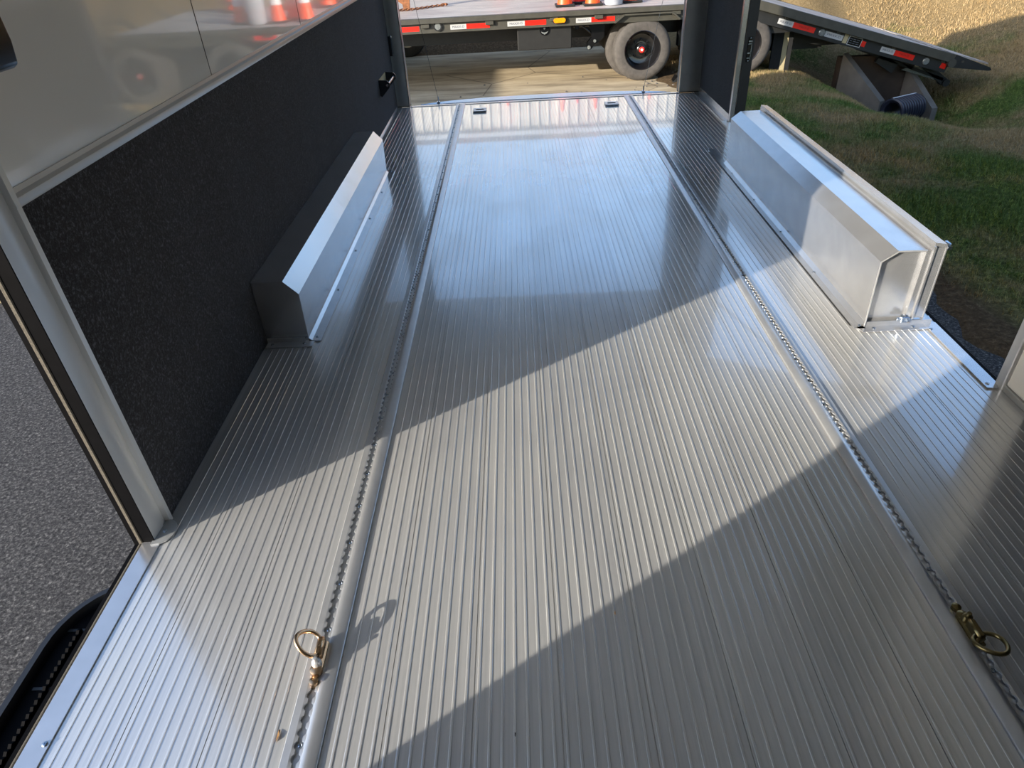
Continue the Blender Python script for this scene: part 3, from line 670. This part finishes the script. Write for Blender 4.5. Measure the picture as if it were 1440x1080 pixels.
# suspension hanger and link
g = G(); g.prism([(.90, -.20), (.93, -.235), (.965, -.22), (1.00, -.175), (1.09, -.12), (1.12, -.09), (1.12, .075), (.97, .075), (.93, .03), (.955, -.03), (.96, -.09), (.905, -.15)], FY + .28, FY + .34); g.build('spring_hanger', 'black_gloss', ft)
g = G(); g.lathe([(.022, 0), (.022, .03), (.016, .036), (0, .036)], 14, TM(.93, FY + .28, -.20) @ RM('X', 90)); g.lathe([(.018, 0), (.018, .02), (0, .02)], 12, TM(1.0, FY + .28, -.13) @ RM('X', 90)); g.build('pivot_bolt', 'lens', ft, SM)
g = G(); g.tube([(.74, FY + .35, .04), (.98, FY + .35, .045)], .02, 8); g.tube([(.84, FY + .31, .045), (.95, FY + .31, -.04)], .012, 8); g.lathe([(.03, 0), (.03, .03), (0, .03)], 14, TM(.78, FY + .34, .03) @ RM('X', 90)); g.build('control_link', 'black_gloss', ft, SM)
# wheels
def wheel(x, y, outer=True):
    """wheel facing -y, in flatbed coordinates; returns the tire mesh"""
    T = TM(x, y, -.235) @ RM('X', 90)
    R0, w_ = .352, .105
    prof = [(.215, -w_ * .8), (.225, -w_), (.27, -w_ * 1.08), (.315, -w_ * 1.02), (.338, -w_ * .88), (R0 - .003, -w_ * .74)]
    for q in range(-3, 4): prof += [(R0, q * .02 - .007), (R0, q * .02 + .007), (R0 - .008, q * .02 + .0085), (R0 - .008, q * .02 + .0115)]
    prof += [(R0 - .003, w_ * .74), (.338, w_ * .88), (.315, w_ * 1.02), (.27, w_ * 1.08), (.225, w_), (.215, w_ * .8)]
    ti = G().lathe(prof, 56, T, closed=True).build('tire', 'tread', ft, R(50))
    if outer:
        rim = G().lathe([(.217, w_ * .85), (.226, w_ * .98), (.218, w_ * 1.0), (.205, w_ * .86), (.198, w_ * .55), (.190, .02), (.17, -.03), (.12, -.045), (.075, -.04), (.072, .0), (.0, .005)], 48, T, cap=False).build('rim', 'rim', ti, SM, loc=(0, 0, 0))
        for k in range(8):
            a = 2 * math.pi * k / 8
            nb = G().lathe([(.012, -.045), (.012, -.02), (.008, -.016), (0, -.015)], 6, T @ TM(.105 * math.cos(a), .105 * math.sin(a), 0)).build('lug_nut', 'black_gloss', rim, None, loc=(0, 0, 0)) if k < 8 else None
            if nb: nb.parent = ti
        h = G().lathe([(.058, -.02), (.058, .035), (.045, .045), (0, .047)], 28, T).build('hub', 'black_gloss', ti, SM, loc=(0, 0, 0))
        c_ = G().lathe([(.034, .045), (.034, .052), (.030, .055), (0, .055)], 24, T).build('hub_cap', 'red', ti, SM, loc=(0, 0, 0)); c_['label'] = 'red hub cap with white star'
        st_ = [((.022 if k % 2 == 0 else .010) * math.sin(math.pi * k / 5), (.022 if k % 2 == 0 else .010) * math.cos(math.pi * k / 5)) for k in range(10)]
        G().prism(st_, .055, .057, 'z', T=T).build('hub_star', 'collar', ti, None, loc=(0, 0, 0))
    return ti
m_ = Mat('black_gloss_rim').set(Roughness=.25, Coat_Weight=.6); m_.set(Base_Color=srgb(20, 20, 22)); M['rim'] = m_.m
wheel(1.572, FY + .16); wheel(1.50, FY + .40, False)
wheel(2.81, FY + .16); wheel(2.76, FY + .40, False)
for xx in (1.55, 2.79):
    wheel(xx, 11.25, False); G().tube([(xx, FY + .3, -.235), (xx, 11.2, -.235)], .05, 12).build('axle', 'olive_dark', ft, SM)
g = G()   # fender lip over the wheels
for a_, b_ in (((1.215, .085), (1.325, .165)), ((1.325, .165), (1.90, .165)), ((1.90, .165), (1.99, .09))):
    d_ = Vector((b_[0] - a_[0], 0, b_[1] - a_[1])).normalized(); nn = Vector((-d_.z, 0, d_.x)) * .016
    g.prism([(a_[0], a_[1]), (b_[0], b_[1]), (b_[0] + nn.x, b_[1] + nn.z), (a_[0] + nn.x, a_[1] + nn.z)], FY + .0, FY + .1)
g.box(1.30, 3.02, FY + .1, FY + .5, .155, .17); g.build('fender', 'olive', ft)
g = G(); g.box(2.08, 2.30, FY + .25, FY + .40, -.30, .07, None, .01); g.box(2.02, 2.16, FY + .2, FY + .28, -.24, -.06, None, .02); g.build('equalizer', 'black_gloss', ft)
# tilted tail section
TX, TZ = 2.93, FZ; ang = math.degrees(math.atan2(.86, 3.04))
TT = TM(TX, 0, TZ) @ RM('Y', ang)
LT = 2.62
g = G()
for k in range(8): g.box(0.02, LT, FY + .06 + k * .30, FY + .06 + k * .30 + .296, -.045, -.004, TT)
tail = g.build('tail_deck', 'deck', ft)
for a_, b_ in ((FY, FY + .065), (11.5, 11.6)): G().box(0, LT, a_, b_, -.10, 0, TT, .005).build('tail_rub_rail', 'olive', ft)
g = G(); g.box(0, LT, FY + .05, FY + .1, -.225, -.10, TT); g.box(0, LT, 11.45, 11.5, -.225, -.1, TT)
for k in range(6): g.box(.3 + k * .42, .36 + k * .42, FY + .1, 11.45, -.2, -.05, TT)
g.build('tail_side_rail', 'olive_dark', ft)
g = G(); g.prism([(LT, -.15), (LT, .0), (LT + .50, -.035), (LT + .53, -.06), (LT + .50, -.075)], FY + .0, 11.55, 'y', T=TT); g.build('tail_wedge', 'olive_dark', ft)
g = G()
for k in range(6): g.box(LT + .02, LT + .47, FY + .04 + k * .40, FY + .40 + k * .40, -.012, .006, TT @ TM(0, 0, 0))
g.build('tail_plate', 'deck', ft)
g = G(); g.tube([(LT + .0, FY - .01, -.10), (LT + .0, FY + .12, -.10)], .05, 16, False, TT); g.tube([(LT + .12, FY - .01, -.055), (LT + .12, FY + .05, -.055)], .014, 8, False, TT); g.build('hinge_tube', 'olive', ft, SM)
def tx(x): return (x - TX) / math.cos(R(ang))
tape(tx(3.235), tx(3.70), tx(3.425), -.185, -.125, ft, TT); 
tape(tx(3.83), tx(4.06), tx(4.06), -.185, -.125, ft, TT); tape(tx(4.30), tx(4.355), tx(4.30), -.185, -.125, ft, TT, letters=False); tape(tx(4.56), tx(5.0), tx(4.74), -.185, -.125, ft, TT); tape(tx(5.36), tx(5.43), tx(5.36), -.185, -.125, ft, TT, letters=False)
g = G(); g.box(tx(4.07), tx(4.12), FY + .046, FY + .05, -.20, -.10, TT); o = g.build('decal_stripe', 'beige', ft)
g = G(); g.box(tx(4.13), tx(4.30), FY + .046, FY + .05, -.205, -.105, TT); o = g.build('safety_decal', 'white_tape', ft)
g = G(); g.box(tx(4.138), tx(4.292), FY + .0445, FY + .046, -.198, -.112, TT); g.build('decal_face', 'black_gloss', o, None, loc=(0, 0, 0))
for k in range(3):
    g = G()
    for j in range(3): g.box(tx(4.15) + j * .045, tx(4.15) + j * .045 + .038 - .008 * ((j + k) % 2), FY + .0438, FY + .0446, -.13 - k * .022 - .007, -.13 - k * .022, TT)
    g.build('decal_line', 'tape_text', o, None, loc=(0, 0, 0))
for x in (3.79, 5.16):
    g = G(); g.lathe([(0, 0), (.035, .002), (.042, .01), (.042, .02)], 20, TT @ TM(tx(x), FY + .03, -.155) @ RM('X', -90)); g.build('marker_lamp', 'lens', ft, SM)
for x in (3.32, 3.98, 4.70, 5.36):
    g = G(); g.box(-.02, .02, FY + .03, FY + .055, -.118, -.100, TT @ TM(tx(x), 0, 0)); g.build('stake_pocket', 'olive', ft)
# support leg, mud flap, tail truss
g = G(); g.box(3.38, 3.44, FY + .28, FY + .34, -.66, -.02); o = g.build('support_leg', 'beige', ft)
g = G(); g.box(3.25, 3.38, FY + .28, FY + .31, -.63, .0); g.box(3.44, 3.50, FY + .28, FY + .40, -.64, -.02); g.build('mud_flap', 'rubber', ft)
g = G(); g.box(3.05, 3.4, FY + .12, FY + .3, -.13, .02); g.box(3.0, 4.0, FY + .6, FY + .75, -.35, -.15, TM(0, 0, -.06)); g.prism([(3.5, -.12), (3.6, -.30), (3.95, -.36), (4.3, -.36), (4.3, -.25)], FY + .5, FY + .6); g.build('tail_frame', 'olive_dark', ft)
def bar(g, a, b, w_, d_, y):
    A, B = Vector((a[0], 0, a[1])), Vector((b[0], 0, b[1])); d = (B - A).normalized(); nn = Vector((-d.z, 0, d.x)) * w_ / 2
    g.prism([(A.x + nn.x, A.z + nn.z), (B.x + nn.x, B.z + nn.z), (B.x - nn.x, B.z - nn.z), (A.x - nn.x, A.z - nn.z)], y, y + d_)
g = G(); bar(g, (4.3, -.37), (5.52, -.80), .035, .06, FY + .25); bar(g, (4.62, -.50), (4.86, -.64), .12, .06, FY + .25); bar(g, (4.75, -.42), (5.10, -.62), .10, .06, FY + .25); bar(g, (5.14, -.55), (5.56, -.84), .085, .06, FY + .25)
g.tube([(5.56, FY + .22, -.84), (5.56, FY + .38, -.84)], .045, 14); g.build('tail_truss', 'olive_dark', ft, SM)
g = G(); g.prism([(4.95, -.66), (5.10, -.62), (5.25, -.66), (5.45, -.79), (5.42, -.80)], FY + .27, FY + .275); o = g.build('tail_truss_plate', 'lens', ft)

# things on and near the flatbed
def cone(name, x, y, z, s=1, red=False, collars=True):
    t = thing(name, (x, y, z), '', 'traffic cone', 'cones on the flatbed deck')
    g = G(); g.box(-.14 * s, .14 * s, -.14 * s, .14 * s, 0, .028 * s, None, .008 * s); g.build('base', 'rubber', t)
    def rr(h): return (.105 - .085 * h / .68) * s
    g = G(); g.lathe([(.11 * s, .026 * s), (rr(0), .05 * s)] + [(rr(h), h * s + .03 * s) for h in (.1, .3, .5, .66)] + [(rr(.68) * .6, .71 * s), (rr(.68) * .4, .66 * s)], 28); g.build('cone_body', 'redplastic' if red else 'orange', t, SM)
    if collars:
        for h0, h1 in ((.20, .33), (.42, .52)):
            g = G(); g.lathe([(rr(h0) + .002, h0 * s + .03 * s), (rr(h1) + .002, h1 * s + .03 * s)], 28, None, False)
            g.f = [f for f in g.f if len(f) == 4]; g.build('collar', 'collar', t, SM)
    return t
tag(cone('traffic_cone', .64, 9.63, FZ, .86), 'orange traffic cone on the flatbed deck, leftmost of the cones')
tag(cone('traffic_cone', .83, 9.84, FZ, 1, True, False), 'dark red cone on the flatbed deck, set back between two orange cones')
tag(cone('traffic_cone', .985, 9.58, FZ, .86), 'orange traffic cone on the flatbed deck, left of the grey bucket')
tag(cone('traffic_cone', 1.48, 9.66, FZ, .86), 'orange traffic cone on the flatbed deck, right of the grey bucket')
for x, y, n_, w_ in ((-.15, 11.15, 3, 'leftmost'), (.70, 11.1, 4, 'middle left'), (1.22, 11.15, 4, 'middle right'), (2.05, 11.1, 3, 'rightmost')):
    for k in range(n_):
        tag(cone('traffic_cone', x, y, FZ + k * .11, 1.1), 'orange traffic cone, %s of the %s stack at the far side of the flatbed' % (('bottom', 'second', 'third', 'fourth')[k], w_))
t = thing('bucket', (1.235, 9.52, FZ), 'frosted grey plastic bucket standing between traffic cones on the flatbed', 'bucket')
G().lathe([(.0, .004), (.105, 0), (.112, .01), (.125, .30), (.132, .30), (.132, .33), (.124, .33), (.118, .30), (.10, .012), (0, .012)], 32).build('pail', 'bucket', t, SM)
G().tube([(.13 * math.cos(a_), 0.02, .29 - .12 * math.sin(a_)) for a_ in [math.pi * k / 12 for k in range(13)]], .003, 6).build('bail', 'zinc', t)
# rusty hook bracket and chain
t = thing('rusty_bracket', (-1.50, 10.1, FZ), 'rusty steel bracket with a curved notch on the flatbed at left', 'bracket')
g = G(); g.prism([(-.15, 0), (-.10, 0), (-.08, .07), (-.02, .11), (.04, .07), (.05, 0), (.13, 0), (.14, .16), (.06, .24), (.04, .40), (-.15, .40)], 0, .05); g.box(-.15, .14, -.05, .1, .40, .46); g.build('plate', 'rust', t)
t = thing('chain', (-1.2, 10.1, FZ), 'rusty steel chain lying across the flatbed deck', 'chain')
p0, p1 = Vector((-1.62, 9.93, FZ + .012)), Vector((-.96, 10.32, FZ + .012)); N = 22; g = G()
for k in range(N):
    u = k / (N - 1); p = p0.lerp(p1, u) + Vector((0, .03 * math.sin(u * 9), 0)) - Vector((-1.2, 10.1, FZ)); d = math.degrees(math.atan2((p1 - p0).y, (p1 - p0).x))
    pts = [(.024 * math.cos(a_) , .012 * math.sin(a_), 0) for a_ in [2 * math.pi * q / 10 for q in range(10)]]
    g.tube(pts, .0065, 6, True, TM(*p) @ RM('Z', d) @ RM('X', 90 * (k % 2) - 30))
g.build('links', 'rust', t, SM)
g = G(); g.tube([(.035 * math.cos(a_), .03 * math.sin(a_), .02) for a_ in [R(-60 + 22 * q) for q in range(12)]], .014, 8, False, TM(.27, .235, 0)); g.build('hook', 'rust', t, SM)
# tire lying in the shade under the flatbed, chock at the front wheel
t = thing('spare_tire', (-1.72, 11.9, GZ), 'black tire in the shade beneath the flatbed at far left', 'tire')
T = TM(0, 0, .30) @ RM('X', 90)
G().lathe([(.17, -.09), (.24, -.11), (.29, -.10), (.31, -.06), (.31, .06), (.29, .10), (.24, .11), (.17, .09)], 40, T, closed=True).build('tread', 'rubber', t, SM)
G().lathe([(.17, .08), (.17, .04), (.05, .03), (0, .03)], 32, T, cap=False).build('rim', 'rim', t, SM)
t = thing('wheel_chock', (2.0, 8.98, GZ), 'dark wedge wheel chock beside the front flatbed wheel', 'chock')
g = G(); g.prism([(-.09, 0), (.06, 0), (.045, .10), (.01, .13), (-.02, .08)], -.07, .07, 'y'); g.build('wedge', 'olive_dark', t)
g = G(); g.prism([(-.055, .03), (-.02, .095), (-.01, .09), (-.04, .03)], -.05, .05, 'y', T=TM(-.02, 0, 0)); g.build('grip_face', 'black_gloss', t)

# ------------------------------------------------------------------ culvert and pipe
t = thing('culvert_headwall', (4.85, 9.7, -1.2), 'concrete culvert headwall with two sloping wing walls in the ditch', 'culvert', world=True)
def slab(g, A, B, th, topA, topB, bot):
    A, B = Vector((A[0], A[1], 0)), Vector((B[0], B[1], 0)); d = (B - A).normalized(); nn = Vector((-d.y, d.x, 0)) * th / 2
    vs = []
    for P_, tp in ((A, topA), (B, topB)):
        for s_ in (1, -1):
            for z in (bot, tp): q = P_ + nn * s_; vs.append((q.x, q.y, z))
    g.add(vs, [(0, 1, 3, 2), (4, 6, 7, 5), (0, 4, 5, 1), (2, 3, 7, 6), (0, 2, 6, 4), (1, 5, 7, 3)])
G_ = G(); slab(G_, (4.25, 9.52), (4.60, 8.98), .10, -.45, -.93, -1.7); G_.build('wing_wall', 'concrete', t)
G_ = G(); slab(G_, (5.12, 9.52), (5.29, 8.98), .09, -.66, -1.05, -1.7); G_.build('wing_wall', 'concrete', t)
G_ = G(); slab(G_, (4.20, 9.58), (5.16, 9.58), .12, -.50, -.50, -1.7); G_.build('back_wall', 'dark_concrete', t)
t = thing('drain_pipe', (4.80, 8.80, -1.2), 'black corrugated drain pipe with a white stripe lying in the ditch', 'pipe')
T = TM(-.14, .02, .17) @ RM('Z', -62) @ RM('X', -90)
pf = []
for k in range(10): pf += [(.142, k * .045), (.162, k * .045 + .008), (.162, k * .045 + .028), (.142, k * .045 + .036)]
pf += [(.11, .45), (.11, .02)]
G().lathe(pf, 36, T, closed=True).build('corrugated_tube', 'pipe', t, SM)
G().box(-.009, .009, -.167, -.161, 0.01, .43, T @ RM('Z', -8)).build('white_stripe', 'collar', t)

# ------------------------------------------------------------------ neighbours at the left
t = thing('stand', (-3.35, 3.7, GZ), 'beige square tube stand corner on the asphalt at far left', 'stand')
g = G()
for a_, b_ in (((-.9, -.25), (.13, .12)), ((.13, .12), (-.15, .75)), ((-.15, .75), (-1.1, .3))):
    A, B = Vector((a_[0], a_[1], 0)), Vector((b_[0], b_[1], 0)); d = B - A; an = math.degrees(math.atan2(d.y, d.x))
    g.box(-.02, d.length + .02, -.022, .022, 0.0, .05, TM(*A) @ RM('Z', an), .004)
g.build('tube_frame', 'beige', t)
t = thing('spare_tire', (-3.62, 4.02, GZ + .0), 'black tire lying inside the beige stand at far left', 'tire')
T = TM(0, 0, .11)
G().lathe([(.17, -.09), (.24, -.11), (.29, -.10), (.31, -.06), (.31, .06), (.29, .10), (.24, .11), (.17, .09)], 40, T, closed=True).build('tread', 'rubber', t, SM)
# white building behind the flatbed (seen only as the bright band mirrored in the floor)
t = thing('metal_building', (-1.5, 17.0, GZ), 'long white metal sided building behind the flatbed trailer', 'building')
g = G(); pr = []
for k in range(46):
    x_ = -5.5 + k * .235; pr += [(x_, 0), (x_ + .17, 0), (x_ + .185, -.03), (x_ + .22, -.03)]
pr = pr + [(5.3, 3.0), (-5.5, 3.0)]
g.prism(pr, 0, 3.72, 'z'); g.build('ribbed_wall', 'cream', t)
G().box(-5.6, 5.4, -.15, 3.2, 3.72, 3.84, None, .02).build('roof', 'satin', t)
for x_ in (-2.6, 1.6): G().box(x_, x_ + .9, -.08, -.03, 0, 2.1, None, .01).build('door', 'olive_dark', t)
# unseen box truck added at the left rear to cast the shade behind the trailer
t = thing('shade_box_truck', (-8.6, 5.2, GZ), 'unseen white box truck body added left of the trailer to cast shade', 'truck')
G().box(-1.3, 1.3, -2.3, 2.3, .9, 2.65, None, .03).build('cargo_box', 'white_matt', t)
G().box(-1.1, 1.1, -1.7, 1.7, .5, .9).build('chassis', 'olive_dark', t)
for x in (-1.05, 1.05):
    for y in (-1.2, 1.2): G().lathe([(.2, -.12), (.42, -.14), (.46, -.08), (.46, .08), (.42, .14), (.2, .12), (0, .05)], 30, TM(x, y, .46) @ RM('Y', 90)).build('tire', 'rubber', t, SM)
for o in bpy.data.objects:
    if '_o' in o: del o['_o']
